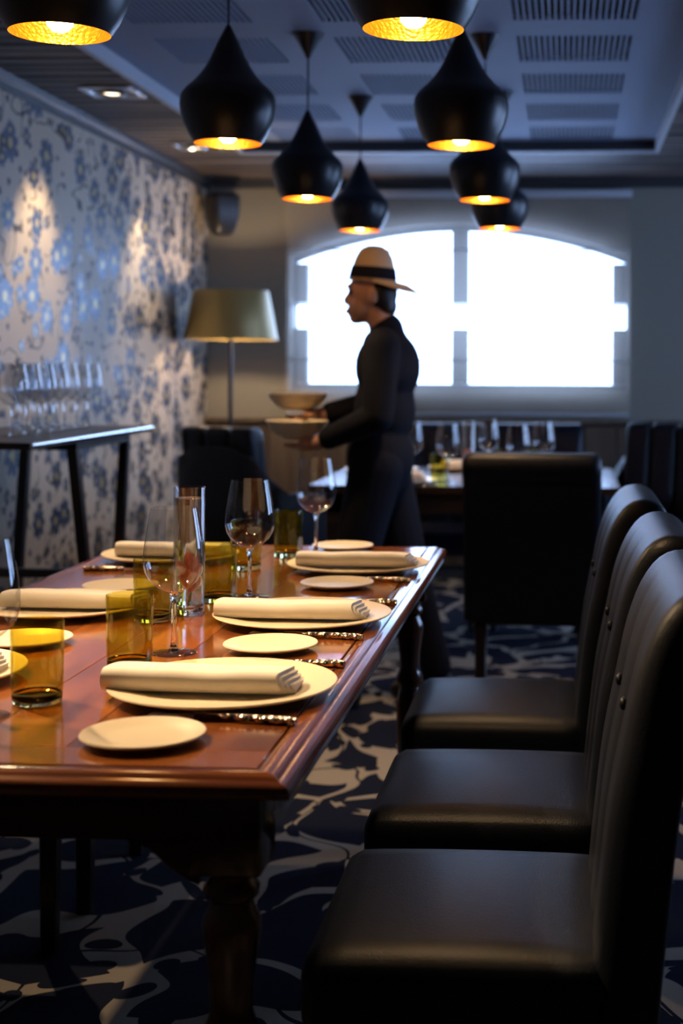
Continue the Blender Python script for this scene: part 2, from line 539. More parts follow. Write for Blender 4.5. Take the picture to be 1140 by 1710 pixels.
# the arched window: sill, head, jamb blocks with a gap half-way up shaped to give a bright band of light, centre post, panes
MX0, MX1 = -0.665, -0.565
bm = bm_new()
box(bm, WX0, WX1, YB + .10, YB + .16, WZ0, WZ0 + 0.035)
pr = [(x, z - 0.035) for x, z in prof]
prism(bm, prof + list(reversed(pr)), 'y', YB + .10, YB + .16)
win = struct('window_1', bm, M['frame'])
for nm, x0, x1 in (('jamb', WX0, WX0 + .085), ('post', MX0, MX1), ('jamb', WX1 - .085, WX1)):
    for z0, z1 in ((WZ0 + .036, 1.43), (1.575, min(arch(x0), arch(x1)) - 0.037)):
        bm = bm_new(); box(bm, x0 + .001, x1 - .001, YB + .09, YB + .17, z0, z1, 0.006)
        obj(nm, bm, M['frame'], win)
for x0, x1 in ((WX0, MX0), (MX1, WX1), (MX0, MX1)):
    bm = bm_new()
    k = 10
    pp = [(x0 + (x1 - x0) * i / k, arch(x0 + (x1 - x0) * i / k) - 0.03) for i in range(k + 1)]
    prism(bm, [(x0, WZ0 + .03)] + pp + [(x1, WZ0 + .03)], 'y', YB + .128, YB + .132)
    obj('pane', bm, M['pane'], win, smooth=False)

# ceiling of the recess, with panels of slots let into it
FX = [-1.42, -0.80, -0.18]
FY = [4.17, 4.79, 5.41, 6.03, 6.62]
FW = 0.40
bm = bm_new()
xs = sorted([RX0 - .02, RX1 + .02] + FX + [x + FW for x in FX])
yy = sorted([YF, RY1 + .02] + FY + [y + FW for y in FY])
for i in range(len(xs) - 1):
    for j in range(len(yy) - 1):
        if any(abs(xs[i] - a) < 1e-6 for a in FX) and any(abs(yy[j] - b) < 1e-6 for b in FY):
            continue
        box(bm, xs[i], xs[i + 1], yy[j], yy[j + 1], ZC, ZC + .02)
bmesh.ops.remove_doubles(bm, verts=bm.verts[:], dist=1e-5)
ceil = struct('ceiling', bm, M['plaster'])
proto = None
for x in FX:
    for y in FY:
        if proto is None:
            bm = bm_new()
            nslot = 20
            p = FW / nslot
            for i in range(nslot + 1):
                a, b = max(0, i * p - p * .22), min(FW, i * p + p * .22)
                box(bm, a, b, 0, FW, 0.0005, .014)
            box(bm, 0, FW, 0, FW, 0.016, .02)
            proto = obj('slotted_panel', bm, [M['plaster'], M['slot_dark']], ceil, smooth=False, loc=(x, y, ZC))
            for q in proto.data.polygons:
                if q.center.z > 0.0155: q.material_index = 1
        else:
            c = proto.copy(); COL.objects.link(c); c.parent = ceil; c.location = (x, y, ZC)

# soffit: backing, boards, fascias
bm = bm_new()
box(bm, XL - .1, RX0 - .02, YF, YB, ZS + .03, 2.45)
box(bm, RX1 + .02, XR + .1, YF, YB, ZS + .03, 2.45)
box(bm, RX0 - .02, RX1 + .02, RY1 + .02, YB, ZS + .03, 2.45)
box(bm, RX0 - .02, RX1 + .02, YF, RY1 + .02, ZC + .022, 2.45)
sof = tag(obj('ceiling_soffit', bm, M['trim_dark'], smooth=False), kind='structure')
def board_mesh(L, wd):
    bm = bm_new(); box(bm, 0, L, 0.009, wd - 0.009, 0.0, 0.03, 0.004, 1)
    return bm
PB = 0.105
b0 = b1 = b2 = None
y = 3.6
while y < RY1 - 0.02:
    for side in (0, 1):
        src = (b0, b1)[side]
        x = (XL + .001, RX1 + .02)[side]
        if src is None:
            o = obj('soffit_board', board_mesh((RX0 - XL - .021, XR - RX1 - .02)[side], PB), M['soffit_wood'], sof)
            if side: b1 = o
            else: b0 = o
        else:
            o = src.copy(); COL.objects.link(o); o.parent = sof
        o.location = (x, y + rnd.uniform(-.001, .001), ZS + rnd.uniform(0, .003))
    y += PB
y = RY1 + 0.02
while y < YB - 0.03:
    if b2 is None:
        o = b2 = obj('soffit_board', board_mesh(XR - XL - .002, PB), M['soffit_wood'], sof)
    else:
        o = b2.copy(); COL.objects.link(o); o.parent = sof
    o.location = (XL + .001, y, ZS + rnd.uniform(0, .003))
    y += PB
bm = bm_new()
box(bm, RX0 - .02, RX0, YF, RY1, ZS - .003, ZC)
box(bm, RX1, RX1 + .02, YF, RY1, ZS - .003, ZC)
struct('trim_1', bm, M['fascia'])
bm = bm_new(); box(bm, RX0 - .02, RX1 + .02, RY1, RY1 + .02, ZS + .004, ZC)
struct('trim_2', bm, M['trim_dark'])
bm = bm_new(); box(bm, RX0 - .02, RX1 + .02, RY1 - .004, RY1 + .025, ZS - .006, ZS + .004)
struct('trim_3', bm, M['fascia'])
bm = bm_new()
prism(bm, [(XL, ZS), (XL, ZS - .06), (XL + .012, ZS - .06), (XL + .016, ZS - .035), (XL + .03, ZS - .02), (XL + .035, ZS)], 'y', YF, YB)
struct('trim_4', bm, M['trim_dark'])
bm = bm_new()
prism(bm, [(YB, ZS), (YB, ZS - .05), (YB - .02, ZS - .05), (YB - .03, ZS)], 'x', XL + .035, XR)
struct('trim_5', bm, M['trim_dark'])
bm = bm_new(); box(bm, XL, XL + .015, YF, YB - .03, 0, .10, .004, 1)
struct('baseboard_left', bm, M['trim_dark'])

# wainscot along the back wall: cap, boards
bm = bm_new(); box(bm, XL + .001, XR, YB - .012, YB, 0, .885)
wains = struct('trim_6', bm, M['trim_dark'])
bm = bm_new(); box(bm, XL + .001, XR, YB - .055, YB, .885, .912, .006, 2)
obj('rail_cap', bm, M['wainscot'], wains)
wb = None
x = XL + .01
while x < 1.9:
    if wb is None:
        bm = bm_new(); box(bm, .003, .177, 0, .018, 0.08, .882, .004, 1)
        o = wb = obj('panel_board', bm, M['wainscot'], wains)
    else:
        o = wb.copy(); COL.objects.link(o); o.parent = wains
    o.location = (x, YB - .03 + rnd.uniform(-.001, .001), 0)
    x += .18

# sheer roman blind in front of the window
bl = thing('roman_blind', 'sheer pale roman blind hanging across the bright arched window', 'blind', (-.62, YB - .05, .95))
bm = bm_new()
bw = 0.975
rows = [0, .30, .61, .92, 1.22]
nxx = 60
grid = []
for k in range(41):
    z = 1.22 * k / 40
    ph = (z % .305) / .305
    yb = -0.012 * math.sin(ph * PI) 
    grid.append([bm.verts.new((-bw + 2 * bw * i / nxx, yb + 0.0025 * math.sin(i * .9), z)) for i in range(nxx + 1)])
for a, b in zip(grid, grid[1:]):
    for i in range(nxx): bm.faces.new((a[i], a[i + 1], b[i + 1], b[i]))
obj('fabric', bm, M['sheer'], bl, ang=180)
bm = bm_new(); box(bm, -bw - .01, bw + .01, -.03, .03, 1.222, 1.262, .006, 2)
obj('head_rail', bm, M['fascia'], bl)
for z in rows[1:4]:
    bm = bm_new(); tube(bm, [(-bw, .006, z), (bw, .006, z)], .004, 8)
    obj('rod', bm, M['fascia'], bl)
bm = bm_new(); box(bm, -bw, bw, -.006, .006, -.014, 0, .003, 1)
obj('bottom_bar', bm, M['fascia'], bl)

# ------------------------------------------------------------------ dining table
TZ = 0.755
TX0, TX1, TY0, TY1 = -1.15, -0.305, 1.572, 3.650
tb = thing('dining_table', 'long glossy red-brown wooden dining table with turned legs, laid for guests', 'table', ((TX0 + TX1) / 2, (TY0 + TY1) / 2, 0))
cx, cy = tb.location.x, tb.location.y
HX, HY = (TX1 - TX0) / 2, (TY1 - TY0) / 2
EW = 0.048
npl = 6
pw = (2 * HX - 2 * EW) / npl
for i in range(npl):
    bm = bm_new()
    box(bm, -HX + EW + i * pw + .0003, -HX + EW + (i + 1) * pw - .0003, -HY + EW + .075, HY - EW - .075, TZ - .024, TZ, .0008, 1)
    obj('plank', bm, M['table_wood'], tb)
for s in (-1, 1):
    bm = bm_new()
    a, b = sorted((s * (HY - EW - .0745), s * (HY - EW)))
    box(bm, -HX + EW, HX - EW, a, b, TZ - .024, TZ, .0008, 1)
    obj('end_board', bm, M['table_wood_x'], tb)
# mitred edge moulding: (distance outwards from the field, height)
mp = [(0.0005, -.003), (.004, -.0005), (.009, 0.0), (.024, -.0005), (.030, -.004), (.032, -.006), (.040, -.007), (.046, -.011), (.048, -.017), (.046, -.022), (.040, -.025), (.0005, -.025)]
def mould(bm, p0, p1, nrm):
    A, B = [], []
    d = (Vector(p1) - Vector(p0)).normalized()
    for u, h in mp:
        A.append(bm.verts.new(Vector(p0) + nrm * u - d * u + Vector((0, 0, TZ + h))))
        B.append(bm.verts.new(Vector(p1) + nrm * u + d * u + Vector((0, 0, TZ + h))))
    n = len(mp)
    for i in range(n):
        j = (i + 1) % n
        bm.faces.new((A[i], A[j], B[j], B[i]))
    bm.faces.new(A); bm.faces.new(list(reversed(B)))
ix, iy = HX - EW, HY - EW
for p0, p1, nr, mm in (((-ix, -iy, 0), (ix, -iy, 0), (0, -1, 0), 'table_wood_x'), ((ix, -iy, 0), (ix, iy, 0), (1, 0, 0), 'table_wood'), ((ix, iy, 0), (-ix, iy, 0), (0, 1, 0), 'table_wood_x'), ((-ix, iy, 0), (-ix, -iy, 0), (-1, 0, 0), 'table_wood')):
    bm = bm_new(); mould(bm, p0, p1, Vector(nr))
    obj('edge_moulding', bm, M[mm], tb)
AZ0, AZ1 = .662, TZ - .0255
for (x0, x1, y0, y1) in ((-HX + .07, HX - .07, -HY + .065, -HY + .085), (-HX + .07, HX - .07, HY - .085, HY - .065), (-HX + .065, -HX + .085, -HY + .08, HY - .08), (HX - .085, HX - .065, -HY + .08, HY - .08)):
    bm = bm_new(); box(bm, x0, x1, y0, y1, AZ0, AZ1, .002, 1)
    obj('apron', bm, M['table_dark'], tb)
for s in (-1, 1):
    bm = bm_new()
    a = HX - .12
    prism(bm, [(s * a, AZ0), (s * (a - .085), AZ0), (s * (a - .06), AZ0 - .008), (s * (a - .035), AZ0 - .03), (s * (a - .012), AZ0 - .045), (s * a, AZ0 - .05)], 'y', -HY + .066, -HY + .084)
    obj('corner_bracket', bm, M['table_dark'], tb)
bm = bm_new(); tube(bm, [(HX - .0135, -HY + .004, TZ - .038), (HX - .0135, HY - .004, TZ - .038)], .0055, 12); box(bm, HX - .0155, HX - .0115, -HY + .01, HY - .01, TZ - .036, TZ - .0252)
obj('side_rail', bm, M['rail_glint'], tb)['label'] = 'strip under the long table edge, coloured white for its bright line of light'
legp = [(.0, 0), (.020, 0), (.024, .01), (.024, .035), (.019, .05), (.022, .07), (.026, .12), (.030, .25), (.033, .33), (.034, .37), (.029, .40), (.026, .41), (.033, .424), (.034, .436), (.028, .45), (.025, .462), (.026, .49), (.031, .53), (.0345, .556), (.034, .57), (.027, .582), (.025, .59), (.032, .597), (.033, .606), (.029, .613), (.026, .618), (.030, .626), (.040, .634), (0, .634)]
for sx in (-1, 1):
    for sy in (-1, 1):
        bm = bm_new()
        x, y = sx * (HX - .085), sy * (HY - .085)
        lathe(bm, legp, 28, (x, y, 0))
        box(bm, x - .043, x + .043, y - .043, y + .043, .630, AZ1, .004, 2)
        obj('leg', bm, M['table_dark'], tb)

# ------------------------------------------------------------------ crockery, napkins, cutlery, glasses
def plate_mesh(bm, r, h):
    k = r / .16
    pr = [(0, .0015), (.085 * k, .0015), (.088 * k, 0), (.094 * k, 0), (.098 * k, .003), (.13 * k, h * .45), (r - .002, h - .003), (r, h - .001), (r - .0012, h + .0006), (r - .005, h), (.125 * k, h * .72), (.105 * k, h * .52), (.09 * k, h * .45), (0, h * .45)]
    lathe(bm, pr, 64)
dp = [(-.482, 1.988, 'nearest large round dinner plate on the right side, under the sharpest napkin'),
      (-.475, 2.557, 'middle large dinner plate on the right side of the long table'),
      (-.470, 3.212, 'farthest large dinner plate on the right side, by the table end'),
      (-.955, 2.040, 'large dinner plate at the left edge of the photo behind the blurred olive tumbler'),
      (-.940, 2.623, 'middle large dinner plate on the left side, behind the near olive tumbler'),
      (-.936, 3.335, 'farthest large dinner plate on the left side, near the wallpapered wall')]
P0 = None
for x, y, lb in dp:
    if P0 is None:
        bm = bm_new(); plate_mesh(bm, .161, .017)
        P0 = tag(obj('dinner_plate', bm, M['plate'], ang=60, loc=(x, y, TZ)), lb, 'plate', 'dinner plates on the long table')
    else:
        dup(P0, lb, (x, y, TZ))
bp = [(-.518, 1.727, 'nearest small bread plate at the front of the long table'),
      (-.479, 2.297, 'small bread plate between the nearest and middle dinner plates on the right'),
      (-.476, 2.953, 'small bread plate in front of the farthest dinner plate on the right'),
      (-.892, 2.310, 'small bread plate seen past the rim of the blurred left tumbler'),
      (-.912, 2.880, 'small bread plate just behind the middle left napkin'),
      (-.560, 3.560, 'small bread plate at the far end of the long table under a wine glass')]
B0 = None
for x, y, lb in bp:
    if B0 is None:
        bm = bm_new(); plate_mesh(bm, .077, .0115)
        B0 = tag(obj('bread_plate', bm, M['plate'], ang=60, loc=(x, y, TZ)), lb, 'plate', 'bread plates on the long table')
    else:
        dup(B0, lb, (x, y, TZ))

def napkin_mesh(bm, L, D, H, seed):
    """cloth folded in four and rolled under: rounded front fold, leaves showing at the right end"""
    rr = random.Random(seed)
    nl = 4
    nseg = 22
    for k in range(nl):
        f = 1 - k * .16
        ext = .006 * k
        hh = H * (1 - .19 * k)
        dd = D * (1 - .11 * k)
        prof = []
        ns = 9
        for i in range(ns + 1):                      # front fold, half round
            a = -PI / 2 + PI * i / ns
            prof.append((-dd / 2 + hh / 2 - math.cos(a) * hh / 2 * 1.05, hh / 2 + math.sin(a) * hh / 2))
        for i in range(1, 6):
            t = i / 5
            prof.append((-dd / 2 + hh / 2 + (dd - hh / 2) * t, hh * (1 - .35 * t * t)))
        prof.append((dd / 2, 0.0))
        rings = []
        for j in range(nseg + 1):
            t = j / nseg
            x = -L / 2 + (L + ext) * t
            wob = 1 + .035 * math.sin(7 * t + seed) + .02 * math.sin(17 * t + 2 * seed)
            rings.append([bm.verts.new((x + (.004 * math.sin(q * .7) if j == nseg else 0), p[0] * (1 + .02 * math.sin(3 * t + seed)), max(0, p[1]) * wob)) for q, p in enumerate(prof)])
        for a, b in zip(rings, rings[1:]):
            for i in range(len(prof) - 1): bm.faces.new((a[i], a[i + 1], b[i + 1], b[i]))
            bm.faces.new((a[-1], a[0], b[0], b[-1]))
        bm.faces.new(rings[0]); bm.faces.new(list(reversed(rings[-1])))
NZ = TZ + .0125
for i, (x, y, rz, lb) in enumerate([(-.512, 1.975, -2.5, 'white folded napkin on the nearest right plate, its layered end sharp'),
        (-.497, 2.545, -1.5, 'white folded napkin on the middle right dinner plate'),
        (-.477, 3.205, -1.0, 'white folded napkin on the farthest right dinner plate'),
        (-.965, 2.035, 0.0, 'white folded napkin at the left photo edge behind the blurred tumbler'),
        (-.915, 2.618, -1.0, 'white folded napkin with stacked folds on the middle left plate'),
        (-.930, 3.335, 1.0, 'white folded napkin on the farthest left plate, behind the water vase')]):
    bm = bm_new(); napkin_mesh(bm, .25, .105, .030, i * 1.3 + .4)
    o = tag(obj('napkin', bm, M['napkin'], ang=50, loc=(x, y, NZ)), lb, 'napkin', 'folded napkins on plates')
    o.rotation_euler = (0, 0, R(rz))

def fork():
    t = thing('fork', '', 'fork')
    bm = bm_new()
    tube(bm, [(0, 0, .004), (.02, 0, .0052), (.05, 0, .006), (.085, 0, .0065), (.105, 0, .007)], [.0058, .0062, .0052, .0042, .003], 10)
    obj('handle', bm, M['hammered'], t)
    bm = bm_new()
    tube(bm, [(.10, 0, .007), (.125, 0, .008), (.14, 0, .0065)], [.003, .0026, .004], 8)
    box(bm, .137, .158, -.0105, .0105, .0045, .0065, .0008, 1)
    for k in range(4):
        yv = -.009 + .006 * k
        tube(bm, [(.156, yv, .0055), (.178, yv, .0035), (.198, yv, .0065)], [.0016, .0014, .0008], 6)
    obj('tines', bm, M['steel'], t)
    return t
def knife():
    t = thing('knife', '', 'knife')
    bm = bm_new()
    tube(bm, [(0, 0, .005), (.02, 0, .0062), (.055, 0, .006), (.09, 0, .0055)], [.0062, .0066, .0056, .0045], 10)
    obj('handle', bm, M['hammered'], t)
    bm = bm_new()
    prism(bm, [(.088, -.004), (.10, -.008), (.17, -.009), (.20, -.004), (.208, .004), (.20, .006), (.088, .004)], 'z', .0045, .0065)
    obj('blade', bm, M['steel'], t)
    return t
FK, KN = fork(), knife()
for i, (x, y, a, lb) in enumerate([(-.345, 1.815, 172, 'fork with hammered handle beside the nearest bread plate'),
        (-.340, 2.385, 173, 'fork with hammered handle beside the middle bread plate'),
        (-.330, 3.02, 173, 'fork with hammered handle beside the far bread plate')]):
    if i == 0: FK.location = (x, y, TZ); FK.rotation_euler = (0, 0, R(a)); FK['label'] = lb; FK['group'] = 'forks on the long table'
    else: dup(FK, lb, (x, y, TZ), R(a))
for i, (x, y, a, lb) in enumerate([(-.337, 2.165, 176, 'knife handle showing past the nearest right dinner plate'),
        (-.325, 2.735, 176, 'knife handle showing past the middle right dinner plate'),
        (-1.075, 3.13, 2, 'knife lying before the farthest left dinner plate')]):
    if i == 0: KN.location = (x, y, TZ); KN.rotation_euler = (0, 0, R(a)); KN['label'] = lb; KN['group'] = 'knives on the long table'
    else: dup(KN, lb, (x, y, TZ), R(a))

# wine glass: bowl, stem, foot
def wine_glass(name='wine_glass'):
    t = thing(name, '', 'wine glass')
    bm = bm_new()
    lathe(bm, [(.001, .097), (.012, .099), (.026, .106), (.038, .117), (.0455, .130), (.0490, .143), (.0492, .153), (.0475, .172), (.0435, .198), (.0385, .226), (.0367, .234)], 40)
    obj('bowl', bm, M['bowl_glass'], t, ang=180)
    bm = bm_new()
    lathe(bm, [(0, .0998), (.006, .0985), (.0085, .0965), (.0055, .090), (.0042, .08), (.0038, .05), (.004, .02), (.0062, .009), (.0105, .0048), (0, .0045)], 20)
    obj('stem', bm, M['clear_glass'], t, ang=180)
    bm = bm_new()
    lathe(bm, [(0, 0), (.036, 0), (.0375, .0010), (.036, .0018), (.018, .0034), (.010, .0046), (0, .0046)], 40)
    obj('foot', bm, M['bowl_glass'], t, ang=60)
    return t
WG = wine_glass()
wg = [(-.627, 2.253, TZ, 'nearest wine glass on the right, behind the sharp napkin', 'wine glasses on the long table'),
      (-.629, 2.810, TZ, 'middle wine glass on the long table, bowl before the dark armchair', 'wine glasses on the long table'),
      (-.613, 3.475, TZ, 'farthest wine glass, standing at the far end of the long table', 'wine glasses on the long table'),
      (-.765, 1.830, TZ, 'wine glass cut off by the left edge of the photo', 'wine glasses on the long table')]
for i, (x, y, z, lb, g) in enumerate(wg):
    if i == 0: WG.location = (x, y, z); WG['label'] = lb; WG['group'] = g
    else: dup(WG, lb, (x, y, z), 0, g)

def tumbler():
    t = thing('tumbler', '', 'tumbler')
    bm = bm_new()
    lathe(bm, [(.0335, .0125), (.0345, .02), (.0352, .06), (.0358, .110), (.0352, .1128), (.0343, .110), (.0335, .05), (.0325, .018)], 36)
    obj('wall', bm, M['olive_wall'], t, ang=60)
    bm = bm_new()
    lathe(bm, [(0, .0), (.030, .0), (.0330, .0025), (.0337, .0122), (.0322, .0145), (.024, .0118), (0, .0105)], 36)
    obj('base', bm, M['olive_base'], t, ang=60)
    return t
TU = tumbler()
for i, (x, y, lb) in enumerate([(-.664, 2.141, 'olive green tumbler beside the nearest wine glass and napkin'),
        (-.678, 2.755, 'olive green tumbler just right of the tall water vase'),
        (-.668, 3.400, 'olive green tumbler beside the farthest wine glass'),
        (-.721, 1.912, 'blurred olive tumbler nearest the camera, at the left of the photo'),
        (-.743, 2.534, 'olive green tumbler half hidden behind the nearest wine glass'),
        (-.722, 3.188, 'olive green tumbler seen through the middle wine glass')]):
    if i == 0: TU.location = (x, y, TZ); TU['label'] = lb; TU['group'] = 'olive tumblers on the long table'
    else: dup(TU, lb, (x, y, TZ))

def vase(label, loc):
    t = thing('cylinder_vase', label, 'vase', loc)
    bm = bm_new()
    lathe(bm, [(.0290, .022), (.0292, .236), (.0283, .2375), (.0274, .236), (.0272, .022)], 36)
    obj('wall', bm, M['bowl_glass'], t, ang=60)
    bm = bm_new()
    lathe(bm, [(0, 0), (.0275, 0), (.0290, .0015), (.0290, .0215), (0, .0215)], 36)
    obj('base', bm, M['clear_glass'], t, ang=50)
    bm = bm_new()
    lathe(bm, [(0, .022), (.0268, .022), (.0268, .216), (.0262, .2165), (0, .2165)], 36)
    tag(obj('water', bm, M['water'], t, ang=50))
    fl = thing('cut_flower', 'orange flower sunk in the water of the vase on the ' + label.split('on the ')[1], 'flower', (loc[0], loc[1], loc[2] + .024))
    bm = bm_new()
    for k in range(7):
        a = k * 2.4
        ell(bm, (.009 * math.cos(a), .009 * math.sin(a), .034 + .007 * k), (.007, .007, .017), 10, 8, Matrix.Rotation(a, 3, 'Z') @ Matrix.Rotation(.45, 3, 'Y'))
    obj('petals', bm, M['petal'], fl)
    bm = bm_new(); tube(bm, [(0, 0, .0), (.003, .001, .02), (0, 0, .045)], .0022, 8)
    obj('stem', bm, M['stem_green'], fl)
    return t
vase('tall water-filled cylinder vase on the long table', (-.696, 2.603, TZ))
vase('tall water-filled cylinder vase on the back table', (-.406, 5.92, TZ))

# ------------------------------------------------------------------ dining chairs
def dining_chair(label):
    """faces -x; seat 0.47 high, channelled back that rolls over backwards"""
    t = thing('dining_chair', label, 'chair')
    bm = bm_new(); cushion(bm, -.22, .185, -.222, .222, .345, .462, .035, .014)
    obj('seat', bm, M['leather'], t, ang=180)
    # backrest
    fr = [(.150, .375), (.158, .46), (.168, .56), (.180, .66), (.200, .76), (.215, .83), (.236, .885), (.266, .924), (.302, .936), (.338, .924), (.356, .890), (.346, .855), (.320, .83)]
    bk = [(.300, .79), (.275, .70), (.262, .60), (.252, .50), (.245, .42), (.240, .375)]
    def fine(P, k=3):
        out = []
        for i in range(len(P) - 1):
            p0, p1, p2, p3 = P[max(i - 1, 0)], P[i], P[i + 1], P[min(i + 2, len(P) - 1)]
            for q in range(k):
                t = q / k
                out.append(tuple(.5 * (2 * p1[c] + (p2[c] - p0[c]) * t + (2 * p0[c] - 5 * p1[c] + 4 * p2[c] - p3[c]) * t * t + (3 * p1[c] - p0[c] - 3 * p2[c] + p3[c]) * t ** 3) for c in (0, 1)))
        return out + [P[-1]]
    fr = fine(fr)
    W = .226
    ny = 36
    bm = bm_new()
    rings = []
    for j in range(ny + 1):
        y = -W + 2 * W * j / ny
        ph = (j / ny * 3) % 1.0
        groove = -.011 * (abs(math.cos(PI * ph)) ** 10)
        e = min(1, (W - abs(y)) / .03)
        edge = -.022 * (1 - math.sqrt(max(0, 1 - (1 - e) ** 2)))
        ring = []
        for i, (x, z) in enumerate(fr):
            a = fr[max(i - 1, 0)]; b = fr[min(i + 1, len(fr) - 1)]
            tx, tz = b[0] - a[0], b[1] - a[1]
            l = math.hypot(tx, tz); nx_, nz_ = -tz / l, tx / l
            g = groove * max(0, min(1, i / 3.0, (20 - i) / 9)) + edge
            ring.append(bm.verts.new((x + nx_ * g, y, z + nz_ * g)))
        for (x, z) in bk:
            ring.append(bm.verts.new((x + edge * .5, y, z)))
        rings.append(ring)
    n = len(fr) + len(bk)
    for a, b in zip(rings, rings[1:]):
        for i in range(n):
            k = (i + 1) % n
            bm.faces.new((a[i], a[k], b[k], b[i]))
    bm.faces.new(rings[0]); bm.faces.new(list(reversed(rings[-1])))
    bo = obj('backrest', bm, M['leather'], t, ang=60)
    for z, x in ((.60, .170), (.76, .190)):
        for yv in (-.0753, .0753):
            bm = bm_new(); ell(bm, (x + .010, yv, z), (.006, .009, .009), 10, 8)
            obj('button', bm, M['leather'], bo)
    for sx, sy in ((-1, -1), (-1, 1), (1, -1), (1, 1)):
        bm = bm_new()
        x = -.19 if sx < 0 else .20
        k = .17
        box(bm, -.02, .02, -.02, .02, 0, .36, .003, 1)
        for v in bm.verts:
            f = 1 - v.co.z / .36
            v.co.x = v.co.x * (1 - .25 * f) + x + (.035 * f if sx > 0 else 0)
            v.co.y = v.co.y * (1 - .25 * f) + sy * (.19 if sx < 0 else k)
        obj('leg', bm, M['leg_wood'], t)
    return t
CH = dining_chair('nearest black leather dining chair, big seat at the bottom right of the photo')
CH.location = (-.12, 2.02, 0); CH['group'] = 'black leather dining chairs'
chairs = [((-.12, 2.60), 0, 'second black leather dining chair from the camera on the right of the table'),
          ((-.135, 3.24), 0, 'third black leather dining chair on the right, seat below the table end'),
          ((-.11, 4.93), -90, 'black leather dining chair with its back to us, in front of the back table'),
          ((-1.25, 2.70), 180, 'nearer dining chair on the left of the long table, one leg visible under it'),
          ((-1.25, 3.295), 180, 'farther dining chair on the left of the long table, one leg visible under it'),
          ((-.62, 6.66), 90, 'black dining chair behind the back table, beside the passing person'),
          ((-.14, 6.70), 90, 'black dining chair behind the back table, behind the right pair of glasses')]
for (x, y), a, lb in chairs:
    dup(CH, lb, (x, y, 0), R(a))

# ------------------------------------------------------------------ armchairs
def armchair(label):
    """faces -x: low shell of back and arms, channelled back cushion standing over it"""
    t = thing('armchair', label, 'armchair')
    bm = bm_new()
    outer, inner = [], []
    pts = [(-.24, -.27), (.10, -.28), (.20, -.262), (.265, -.20), (.28, -.10), (.28, 0), (.28, .10), (.265, .20), (.20, .262), (.10, .28), (-.24, .27)]
    hts = [.60, .63, .70, .80, .845, .85, .845, .80, .70, .63, .60]
    th = .05
    prev = None
    for i, ((x, y), h) in enumerate(zip(pts, hts)):
        a = Vector(pts[max(i - 1, 0)]); b = Vector(pts[min(i + 1, len(pts) - 1)])
        d = (b - a).normalized(); nrm = Vector((-d.y, d.x))
        o = Vector((x, y)); q = o + nrm * th
        lean = .04 * (max(0, x) / .28)
        r = [bm.verts.new((o.x, o.y, .22)), bm.verts.new((o.x + lean, o.y, h - .02)), bm.verts.new((o.x * .9 + q.x * .1 + lean, o.y * .9 + q.y * .1, h)), bm.verts.new((q.x * .9 + o.x * .1 + lean, q.y * .9 + o.y * .1, h)), bm.verts.new((q.x + lean, q.y, h - .02)), bm.verts.new((q.x, q.y, .22))]
        if prev:
            for k in range(6):
                j = (k + 1) % 6
                bm.faces.new((prev[k], prev[j], r[j], r[k]))
        else:
            bm.faces.new(r)
        prev = r
    bm.faces.new(list(reversed(prev)))
    bmesh.ops.recalc_face_normals(bm, faces=bm.faces[:])
    obj('shell', bm, M['leather'], t, ang=50)
    bm = bm_new(); cushion(bm, -.25, .20, -.215, .215, .30, .46, .04, .02)
    obj('seat', bm, M['leather'], t, ang=180)
    for k in range(3):
        bm = bm_new()
        y0 = -.20 + .1335 * k
        cushion(bm, .105, .225, y0, y0 + .133, .44, .935, .035, 0, 8)
        for v in bm.verts: v.co.x += (v.co.z - .44) * .18
        obj('back_channel', bm, M['leather'], t, ang=180)
    for sx in (-.2, .2):
        for sy in (-.2, .2):
            bm = bm_new(); tube(bm, [(sx, sy, 0), (sx, sy, .305)], [.015, .021], 10)
            obj('leg', bm, M['leg_wood'], t)
    return t
AC = armchair('dark armchair with channelled back, beside the floor lamp')
AC.location = (-1.47, 6.62, 0); AC.rotation_euler = (0, 0, R(-112)); AC['group'] = 'dark armchairs by the back table'
dup(AC, 'dark armchair behind the right end of the back table', (.43, 7.02, 0), R(72))

# ------------------------------------------------------------------ back table and what stands on it
bt = thing('back_table', 'dark wooden dining table laid with glasses below the window', 'table', (-.39, 5.95, 0))
bx, by = .60, .52
npk = 5
for i in range(npk):
    w_ = 2 * by / npk
    bm = bm_new(); box(bm, -bx, bx, -by + i * w_ + .0005, -by + (i + 1) * w_ - .0005, TZ - .03, TZ, .002, 1)
    obj('plank', bm, M['back_table'], bt)
bm = bm_new()
for (x0, x1, y0, y1) in ((-bx + .06, bx - .06, -by + .06, -by + .08), (-bx + .06, bx - .06, by - .08, by - .06), (-bx + .06, -bx + .08, -by + .08, by - .08), (bx - .08, bx - .06, -by + .08, by - .08)):
    box(bm, x0, x1, y0, y1, TZ - .11, TZ - .0305)
obj('apron', bm, M['back_table'], bt, smooth=False)
for sx in (-1, 1):
    for sy in (-1, 1):
        bm = bm_new(); box(bm, sx * (bx - .09) - .03, sx * (bx - .09) + .03, sy * (by - .09) - .03, sy * (by - .09) + .03, 0, TZ - .0305, .004, 1)
        obj('leg', bm, M['back_table'], bt)
for x, y, lb in [(-.635, 5.86, 'wine glass on the back table right beside the person'),
                 (-.465, 5.60, 'wine glass on the back table in front of an olive tumbler, left of the vase'),
                 (-.334, 6.125, 'wine glass on the back table just right of the vase'),
                 (-.187, 5.582, 'left wine glass of the right pair on the back table'),
                 (-.093, 5.923, 'rightmost wine glass on the back table')]:
    dup(WG, lb, (x, y, TZ), 0, 'wine glasses on the back table')
